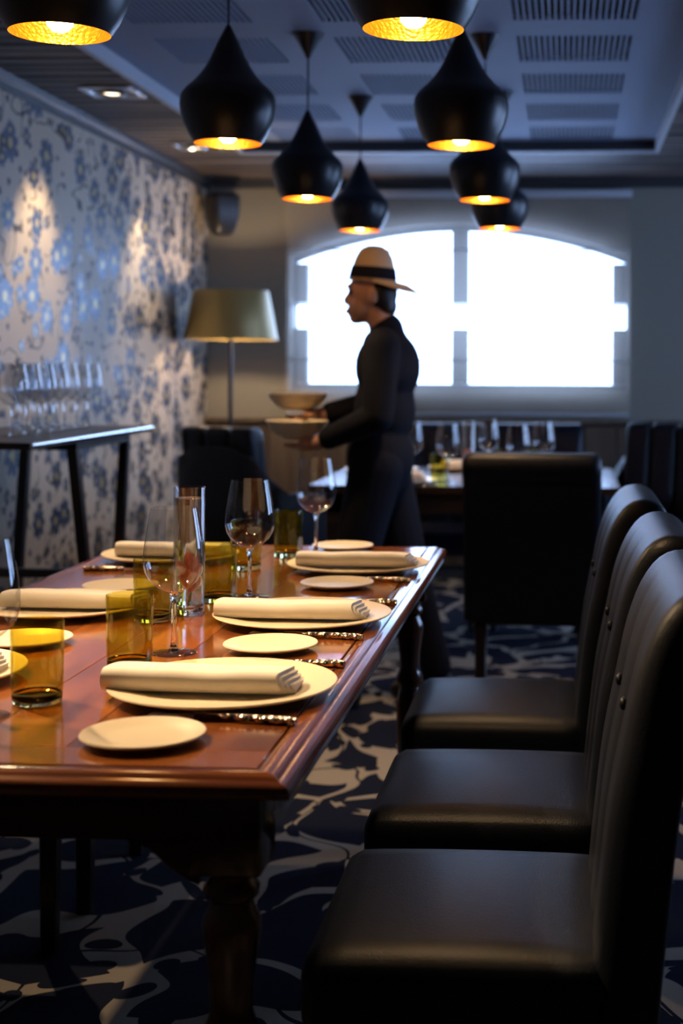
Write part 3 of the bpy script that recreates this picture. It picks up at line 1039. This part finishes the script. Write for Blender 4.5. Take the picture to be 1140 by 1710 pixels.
for x, y, lb in [(-.505, 5.66, 'olive tumbler on the back table behind the second wine glass'),
                 (-.69, 5.95, 'olive tumbler on the back table at the person\'s back'),
                 (-.26, 6.02, 'olive tumbler on the back table, behind the chair back, left one'),
                 (-.12, 6.16, 'olive tumbler on the back table, behind the chair back, right one')]:
    dup(TU, lb, (x, y, TZ), 0, 'olive tumblers on the back table')
for x, y, lb in [(-.66, 5.56, 'dinner plate on the back table at the person\'s back'),
                 (-.80, 6.15, 'dinner plate on the back table left of the person'),
                 (-.02, 5.60, 'dinner plate on the back table at its right end'),
                 (-.45, 6.28, 'dinner plate at the far side of the back table')]:
    dup(P0, lb, (x, y, TZ), 0, 'dinner plates on the back table')
for x, y, rz, lb in [(-.66, 5.56, 4, 'rolled white napkin on the back table plate behind the person'),
                     (-.80, 6.15, 0, 'rolled white napkin on the back table plate left of the person'),
                     (.0, 5.60, 30, 'rolled white napkin at the right end of the back table'),
                     (-.45, 6.28, 0, 'rolled white napkin on the far side of the back table')]:
    bm = bm_new(); napkin_mesh(bm, .19, .10, .035, x * 9 + 2)
    o = tag(obj('napkin', bm, M['napkin'], ang=50, loc=(x, y, NZ)), lb, 'napkin', 'napkins on the back table')
    o.rotation_euler = (0, 0, R(rz))

# ------------------------------------------------------------------ pendants
def pendant(label):
    """origin on the bottom rim; rim at z 1.77"""
    H = ZC - 1.775
    t = thing('pendant_lamp', label, 'pendant lamp')
    prof = [(.084, 0), (.098, .022), (.110, .048), (.1175, .075), (.1200, .098), (.1185, .115), (.1155, .124), (.104, .138), (.088, .152), (.070, .172), (.054, .196), (.041, .222), (.029, .250), (.017, .275), (.0075, .294), (.005, .298)]
    bm = bm_new(); lathe(bm, prof, 56)
    sh = obj('shade', bm, M['shade_black'], t, ang=50)
    inn = [(.084, 0)] + [(max(.004, r - .0035), z) for r, z in prof[1:-2]] + [(.0, .272)]
    inn[0] = (.0838, .0002)
    bm = bm_new(); lathe(bm, inn, 56)
    obj('gold_lining', bm, M['shade_gold'], sh, ang=60)['label'] = 'beaten gold inside'
    bm = bm_new(); lathe(bm, [(0, .150), (.012, .150), (.014, .16), (.014, .20), (.010, .215), (0, .215)], 20)
    obj('lamp_holder', bm, M['black_metal'], t)
    bm = bm_new(); lathe(bm, [(0, .002), (.012, .004), (.021, .013), (.0245, .030), (.023, .054), (.016, .078), (.012, .098), (.012, .1495), (0, .1495)], 20)
    obj('bulb', bm, M['bulb'], t)
    ld = bpy.data.lights.new('bulb_beam', 'SPOT')
    ld.energy = BEAM; ld.color = (1.0, 0.66, 0.34); ld.spot_size = R(76); ld.spot_blend = 0.7; ld.shadow_soft_size = .022
    lo = bpy.data.objects.new('bulb_beam', ld); COL.objects.link(lo); lo.parent = t; lo.location = (0, 0, -.004)
    bm = bm_new(); tube(bm, [(0, 0, .293), (0, 0, H - .075)], .0028, 8)
    obj('cord', bm, M['black_metal'], t)
    bm = bm_new(); lathe(bm, [(0, H - .085), (.006, H - .083), (.014, H - .066), (.034, H - .030), (.050, H - .004), (.052, H), (0, H)], 32)
    obj('canopy', bm, M['black_metal'], t)
    return t
PL = None
for x, y, lb in [(-.855, 2.355, 'left row, nearest black pendant lamp, cut off by the top left corner'),
                 (-.855, 3.545, 'left row, second black pendant lamp, whole teardrop shade before the slotted ceiling'),
                 (-.872, 4.74, 'left row, third black pendant lamp, above the lamp shade and window edge'),
                 (-.858, 5.86, 'left row, farthest black pendant lamp, above the person\'s hat'),
                 (-.256, 2.345, 'right row, nearest black pendant lamp, cut off by the top edge'),
                 (-.269, 3.59, 'right row, second black pendant lamp, whole teardrop shade'),
                 (-.278, 4.78, 'right row, third black pendant lamp, half hidden by the second'),
                 (-.274, 5.78, 'right row, farthest black pendant lamp, against the bright window')]:
    if PL is None:
        PL = pendant(lb); PL.location = (x, y, 1.775); PL['group'] = 'black pendant lamps over the tables'
    else:
        dup(PL, lb, (x, y, 1.775))

# ------------------------------------------------------------------ recessed ceiling spots
def downlight(x, y, label, aim=None, power=SPOT):
    t = thing('recessed_spotlight', label, 'spotlight', (x, y, ZS - .001), 0, 'recessed ceiling spots over the wallpaper')
    bm = bm_new()
    a, b = .105, .082
    for (x0, x1, y0, y1) in ((-a, a, -a, -b), (-a, a, b, a), (-a, -b, -b, b), (b, a, -b, b)):
        box(bm, x0, x1, y0, y1, -.008, .0005, .002, 1)
    obj('frame', bm, M['chrome'], t)
    bm = bm_new(); box(bm, -b, b, -b, b, -.0035, .0005)
    obj('tray', bm, M['black_metal'], t, smooth=False)
    bm = bm_new(); lathe(bm, [(.030, -.004), (.052, -.004), (.056, -.014), (.050, -.018), (.036, -.012), (.030, -.008)], 28)
    obj('reflector_ring', bm, M['chrome'], t)
    bm = bm_new(); lathe(bm, [(0, -.0045), (.035, -.0045), (.035, -.009), (0, -.011)], 24)
    obj('lens', bm, M['spot_glow'], t)
    ld = bpy.data.lights.new('spot_beam', 'SPOT')
    ld.energy = power; ld.color = (1.0, 0.76, 0.48) if aim is None else (1.0, 0.69, 0.38); ld.spot_size = R(64 if aim is None else 46); ld.spot_blend = 0.75; ld.shadow_soft_size = .03
    lo = bpy.data.objects.new('spot_beam', ld); COL.objects.link(lo)
    lo.parent = t; lo.location = (0, 0, -.03)
    d = Vector((XL - x + .02, 0, -1.0)) if aim is None else Vector(aim) - Vector((x, y, ZS))
    lo.rotation_euler = d.to_track_quat('-Z', 'Y').to_euler()
downlight(-1.77, 5.45, 'nearer square chrome spotlight recessed in the wood soffit')
downlight(-1.80, 6.82, 'farther square chrome spotlight in the soffit, half hidden by a pendant')

# two more added to the row, unseen above the frame, to light the laid table
downlight(-1.77, 4.08, 'third square chrome spotlight, added out of view to the soffit row, turned towards the long table', (-.70, 2.9, TZ), TABLE_SPOT * .45)
downlight(-1.77, 2.71, 'nearest square chrome spotlight, added out of view to the soffit row, turned towards the table front', (-.62, 1.85, TZ), TABLE_SPOT)

# ------------------------------------------------------------------ floor lamp
fl = thing('floor_lamp', 'floor lamp with a wide olive-gold drum shade in the corner', 'floor lamp', (-1.775, 7.45, 0))
bm = bm_new(); lathe(bm, [(0, 0), (.15, 0), (.15, .012), (.145, .018), (.02, .026), (0, .026)], 40)
obj('base', bm, M['black_metal'], fl)
bm = bm_new(); tube(bm, [(0, 0, .02), (0, 0, 1.40)], .0115, 14)
obj('pole', bm, M['black_metal'], fl)
bm = bm_new()
lathe(bm, [(.245, 1.348), (.2465, 1.352), (.1985, 1.606), (.197, 1.608), (.195, 1.606), (.243, 1.352), (.243, 1.348), (.245, 1.348)], 56)
sh = obj('lamp_shade', bm, M['shade_fabric'], fl, ang=60)
bm = bm_new()
for k in range(3):
    a = k * 2 * PI / 3
    tube(bm, [(0, 0, 1.375), (.243 * math.cos(a), .243 * math.sin(a), 1.36)], .002, 6)
obj('shade_spider', bm, M['black_metal'], sh)
bm = bm_new(); lathe(bm, [(0, 1.40), (.014, 1.40), (.016, 1.425), (.026, 1.45), (.030, 1.475), (.024, 1.498), (0, 1.506)], 20)
obj('bulb', bm, M['lamp_glow'], fl)
for zz in (1.375, 1.535):
    ld = bpy.data.lights.new('lamp_light', 'POINT')
    ld.energy = LAMP / 2; ld.color = (1.0, 0.72, 0.42); ld.shadow_soft_size = .025
    lo = bpy.data.objects.new('lamp_light', ld); COL.objects.link(lo); lo.parent = fl; lo.location = (0.045, 0, 1.47)
    break

# ------------------------------------------------------------------ wall speaker
sp = thing('wall_speaker', 'black loudspeaker hung in the corner under the soffit', 'speaker', (-1.93, 7.88, 2.06), R(38))
bm = bm_new(); cushion(bm, -.085, .085, -.075, .075, -.12, .12, .035, 0, 6)
for v in bm.verts:
    k = 1 - .35 * max(0, -v.co.z / .12)
    v.co.x *= k; v.co.y *= k
obj('cabinet', bm, M['black_metal'], sp, ang=60)
bm = bm_new(); cushion(bm, -.070, .070, -.084, -.062, -.095, .105, .010, 0, 6)
for v in bm.verts:
    k = 1 - .35 * max(0, -v.co.z / .12)
    v.co.x *= k
    v.co.y = -.0775 * k + (v.co.y + .073) * .6
obj('grille', bm, M['black_metal'], sp, ang=60)
bm = bm_new(); tube(bm, [(0, .06, .03), (0, .11, .05), (0, .14, .05)], .014, 10)
obj('bracket', bm, M['chrome'], sp)

# ------------------------------------------------------------------ console with wine glasses
CZ = .985
cs = thing('console_table', 'dark console with raking legs against the wallpaper, bearing wine glasses', 'console table', (-1.81, 4.72, 0))
ox, oy = cs.location.x, cs.location.y
bm = bm_new(); box(bm, -.24, .24, 4.10 - oy, 5.32 - oy, CZ - .022, CZ, .002, 1)
obj('top', bm, M['leg_wood'], cs)
bm = bm_new(); tube(bm, [(.2405, 4.10 - oy, CZ - .008), (.2405, 5.32 - oy, CZ - .008)], .0085, 14)
obj('edge_strip', bm, M['chrome'], cs)['label'] = 'bright metal edge strip'
bm = bm_new()
ya, yb_ = 4.62 - oy, 5.17 - oy
for (x0, x1, y0, y1) in ((-.20, .20, ya - .015, ya + .015), (-.20, .20, yb_ - .015, yb_ + .015), (.17, .20, ya + .015, yb_ - .015), (-.20, -.17, ya + .015, yb_ - .015)):
    box(bm, x0, x1, y0, y1, CZ - .052, CZ - .0225)
obj('frame', bm, M['leg_wood'], cs, smooth=False)
for sx in (-1, 1):
    for y0, y1 in ((ya, 4.90 - oy), (yb_, 5.02 - oy)):
        bm = bm_new()
        x = sx * .185
        hw = .016
        vs = []
        for yv, z in ((y0, CZ - .0525), (y1, 0)):
            vs.append([bm.verts.new((x + a * hw, yv + b * hw * 1.2, z)) for a, b in ((-1, -1), (1, -1), (1, 1), (-1, 1))])
        for i in range(4):
            j = (i + 1) % 4
            bm.faces.new((vs[0][i], vs[0][j], vs[1][j], vs[1][i]))
        bm.faces.new(vs[0]); bm.faces.new(list(reversed(vs[1])))
        obj('leg', bm, M['leg_wood'], cs, smooth=False)
bm = bm_new(); box(bm, -.168, .168, 4.74 - oy, 4.765 - oy, .49, .52, .002, 1)
obj('stretcher', bm, M['leg_wood'], cs)
ordn = ['rightmost', 'second from the right', 'third from the right', 'fourth from the right', 'fifth from the right', 'sixth from the right', 'seventh from the right']
for X, Ys, row in ((-1.775, [5.2, 5.08, 4.96, 4.84, 4.72, 4.60, 4.48], 'front'), (-1.885, [5.2, 5.08, 4.96, 4.84], 'middle'), (-1.99, [5.2, 5.08], 'rear')):
    for q, y in enumerate(Ys):
        dup(WG, '%s wine glass in the %s row on the console by the wall' % (ordn[q], row), (X + rnd.uniform(-.003, .003), y + rnd.uniform(-.003, .003), CZ), 0, 'wine glasses on the console')

# ------------------------------------------------------------------ the person walking past
def capsule_chain(bm, pts, rads, flat=None, seg=16):
    """a limb: smooth tapering tube through joints with round ends (ends overlap the body; remeshed into one skin)"""
    P, Q = [], []
    n = len(pts)
    for i in range(n - 1):
        for s in range(6):
            t = s / 6
            P.append(Vector(pts[i]).lerp(Vector(pts[i + 1]), t)); Q.append(rads[i] * (1 - t) + rads[i + 1] * t)
    P.append(Vector(pts[-1])); Q.append(rads[-1])
    tube(bm, P, Q, seg)
    for p, r in zip(pts, rads):
        ell(bm, p, (r, r, r), 14, 10)

def remesh(name, bm, material, parent, vox, smooth=4):
    o = obj('tmp', bm, material, None)
    md = o.modifiers.new('r', 'REMESH'); md.mode = 'VOXEL'; md.voxel_size = vox; md.use_smooth_shade = True
    ms = o.modifiers.new('s', 'SMOOTH'); ms.factor = .5; ms.iterations = smooth
    dg = bpy.context.evaluated_depsgraph_get()
    me = bpy.data.meshes.new_from_object(o.evaluated_get(dg))
    old = o.data
    bpy.data.objects.remove(o); bpy.data.meshes.remove(old)
    me.name = name
    me.polygons.foreach_set('use_smooth', [True] * len(me.polygons))
    o = bpy.data.objects.new(name, me); COL.objects.link(o); o.parent = parent
    if not me.materials: me.materials.append(material)
    return o

# local frame: faces -x, feet at z 0, near side is -y
pe = thing('person', 'person in dark clothes and a banded tan hat walking left, holding out bowls', 'person', (-.70, 5.10, 0))
HC = Vector((-.005, 0, 1.475))          # head centre
def body_bm():
    bm = bm_new()
    # head
    ell(bm, HC + Vector((.008, 0, .022)), (.083, .070, .096), 24, 16)
    ell(bm, HC + Vector((-.030, 0, -.045)), (.052, .052, .062), 18, 12)
    ell(bm, HC + Vector((-.052, 0, -.088)), (.028, .030, .022), 14, 10)          # chin
    capsule_chain(bm, [HC + Vector((-.070, 0, .012)), HC + Vector((-.090, 0, -.024))], [.010, .013])   # nose
    ell(bm, HC + Vector((-.079, 0, -.058)), (.014, .024, .008), 12, 8)
    ell(bm, HC + Vector((-.076, 0, -.071)), (.013, .021, .008), 12, 8)
    ell(bm, HC + Vector((-.072, 0, .026)), (.018, .050, .012), 12, 8)           # brow
    for s in (-1, 1):
        ell(bm, HC + Vector((.018, s * .072, -.012)), (.018, .010, .030), 10, 8)
    capsule_chain(bm, [HC + Vector((.025, 0, -.06)), (.055, 0, 1.31)], [.050, .055])
    # trunk
    ell(bm, (.055, 0, 1.21), (.105, .155, .13), 24, 16)
    ell(bm, (.045, 0, 1.06), (.098, .135, .15), 24, 16)
    ell(bm, (.030, 0, .90), (.108, .150, .13), 24, 16)
    for s in (-1, 1):
        hp = Vector((.03, s * .085, .86))
        st = -1 if s < 0 else 1
        kn = Vector((.03 + .10 * st, s * .085, .45)) if s > 0 else Vector((-.06, s * .085, .46))
        an = Vector((.22, s * .085, .10)) if s > 0 else Vector((-.09, s * .085, .075))
        capsule_chain(bm, [hp, kn, an], [.085, .056, .040])
        toe = an + (Vector((-.13, 0, -.045)) if s < 0 else Vector((-.10, 0, -.07)))
        toe.z = .03
        capsule_chain(bm, [an + Vector((.015, 0, -.04)), toe], [.035, .028])
        sh_ = Vector((.055, s * .165, 1.285))
        el_ = Vector((.050, s * .195, 1.04)) if s < 0 else Vector((-.02, s * .19, 1.07))
        wr = Vector((-.170, s * .135, .945)) if s < 0 else Vector((-.20, s * .10, 1.035))
        capsule_chain(bm, [sh_, el_, wr], [.056, .043, .028])
        # hand, palm up under a bowl
        d = (wr - el_); d.z *= .2; d.normalize()
        side = Vector((-d.y, d.x, 0))
        pc = wr + d * .05 + Vector((0, 0, -.004))
        capsule_chain(bm, [wr, pc], [.024, .026])
        capsule_chain(bm, [pc - side * .022, pc + side * .022], [.017, .017])
        for f in range(4):
            q = pc + side * (-.030 + .020 * f) + d * .012
            L = (.058, .068, .064, .050)[f]
            capsule_chain(bm, [q, q + d * L * .55 + Vector((0, 0, -.004)), q + d * L + Vector((0, 0, .004))], [.0095, .0088, .0075], seg=10)
        th0 = pc - side * s * -.030 - d * .01
        capsule_chain(bm, [th0, th0 + side * s * .022 + d * .018 + Vector((0, 0, .006)), th0 + side * s * .030 + d * .045 + Vector((0, 0, .012))], [.0125, .0105, .0085], seg=10)
    return bm
body = remesh('body', body_bm(), M['skin'], pe, .006, 3)
# clothes: jacket with sleeves, trousers
bm = bm_new()
ell(bm, (.058, 0, 1.21), (.118, .170, .138), 24, 16)
ell(bm, (.047, 0, 1.06), (.112, .150, .16), 24, 16)
ell(bm, (.032, 0, .89), (.124, .166, .15), 24, 16)
capsule_chain(bm, [(.052, 0, 1.345), (.055, 0, 1.28)], [.064, .085])
for s in (-1, 1):
    sh_ = Vector((.055, s * .165, 1.285))
    el_ = Vector((.050, s * .195, 1.04)) if s < 0 else Vector((-.02, s * .19, 1.07))
    wr = Vector((-.170, s * .135, .945)) if s < 0 else Vector((-.20, s * .10, 1.035))
    capsule_chain(bm, [sh_, el_, el_.lerp(wr, .82)], [.068, .056, .042])
remesh('jacket', bm, M['cloth_dark'], pe, .009, 4)
bm = bm_new()
for s in (-1, 1):
    hp = Vector((.03, s * .085, .86))
    kn = Vector((.13, s * .085, .45)) if s > 0 else Vector((-.06, s * .085, .46))
    an = Vector((.22, s * .085, .12)) if s > 0 else Vector((-.09, s * .085, .10))
    capsule_chain(bm, [hp, kn, an], [.100, .076, .066])
ell(bm, (.03, 0, .88), (.116, .158, .10), 20, 12)
remesh('trousers', bm, M['cloth_dark'], pe, .009, 4)
for s in (-1, 1):
    bm = bm_new()
    an = Vector((.22, s * .085, .075)) if s > 0 else Vector((-.09, s * .085, .06))
    capsule_chain(bm, [an + Vector((.03, 0, -.015)), an + Vector((-.05, 0, -.022)), an + Vector((-.13, 0, -.03 if s < 0 else -.045))], [.045, .042, .030])
    for v in bm.verts: v.co.z = max(0.0, v.co.z)
    remesh('shoe', bm, M['leg_wood'], pe, .007, 2)
for s in (-1, 1):
    bm = bm_new(); ell(bm, HC + Vector((-.0705, s * .031, .004)), (.009, .012, .008), 12, 8)
    obj('eye', bm, M['eye'], pe)
bm = bm_new(); ell(bm, HC + Vector((-.088, 0, -.0645)), (.006, .020, .006), 12, 8)
obj('mouth', bm, M['lip'], pe)
bm = bm_new()
ell(bm, HC + Vector((.036, 0, .005)), (.062, .077, .073), 20, 14)
ell(bm, HC + Vector((.058, 0, -.045)), (.038, .055, .045), 16, 10)
remesh('hair', bm, M['hair'], pe, .008, 3)
# hat: crown, dark band, brim drooping at the back
hat_rot = Matrix.Rotation(R(4), 3, 'Y')
HT = HC + Vector((.006, 0, .050))
def hat_pt(x, y, z):
    return hat_rot @ Vector((x, y, z)) + HT
def hat_ring(a, b, z, n=40):
    return [hat_pt(a * math.cos(2 * PI * i / n), b * math.sin(2 * PI * i / n), z) for i in range(n)]
def skin_rings(bm, rings, cap=False):
    vs = [[bm.verts.new(p) for p in r] for r in rings]
    for a, b in zip(vs, vs[1:]):
        for i in range(len(a)):
            j = (i + 1) % len(a)
            bm.faces.new((a[i], a[j], b[j], b[i]))
    if cap: bm.faces.new(vs[-1])
    return vs
bm = bm_new()
skin_rings(bm, [hat_ring(.086, .076, 0), hat_ring(.078, .070, .045), hat_ring(.066, .058, .085), hat_ring(.049, .042, .112), hat_ring(.026, .022, .124), hat_ring(.008, .006, .126)], True)
hat = obj('hat', bm, M['straw'], pe, ang=180); hat['label'] = 'tan hat with a dark band'
bm = bm_new(); skin_rings(bm, [hat_ring(.0885, .0785, .003), hat_ring(.0808, .0728, .044), hat_ring(.078, .070, .046)])
obj('hat_band', bm, M['cloth_dark'], hat, ang=180)
bm = bm_new()
n = 40
rings = []
for q, (k, dz) in enumerate(((0, 0), (.5, 0), (1, 0), (1, -.005), (.5, -.005), (0, -.005))):
    r = []
    for i in range(n):
        a = 2 * PI * i / n
        ext = .004 + .085 * max(0, math.cos(a)) ** 1.2 + .012 * abs(math.sin(a))
        droop = -.035 * max(0, math.cos(a)) * k * k
        r.append(hat_pt((.085 + ext * k) * math.cos(a), (.075 + ext * k) * math.sin(a), droop + dz))
    rings.append(r)
skin_rings(bm, rings)
obj('brim', bm, M['straw'], hat, ang=60)
# the plates held out
def bowl(name, label, loc, tilt):
    bm = bm_new()
    lathe(bm, [(0, .002), (.040, .002), (.042, 0), (.047, 0), (.050, .004), (.080, .018), (.103, .046), (.110, .062), (.1085, .0635), (.1060, .062), (.099, .048), (.076, .022), (.045, .010), (0, .009)], 44)
    o = tag(obj(name, bm, M['plate'], ang=60, loc=loc), label, 'bowl', 'bowls carried by the person')
    o.rotation_euler = (R(tilt), 0, 0)
    return o
px_, py_ = pe.location.x, pe.location.y
bowl('serving_bowl', "lower pale bowl held in the walking person's near hand", (px_ - .255, py_ - .085, .957), 0)
bowl('serving_bowl', "upper pale bowl held in the walking person's far hand", (px_ - .285, py_ + .085, 1.050), 0)
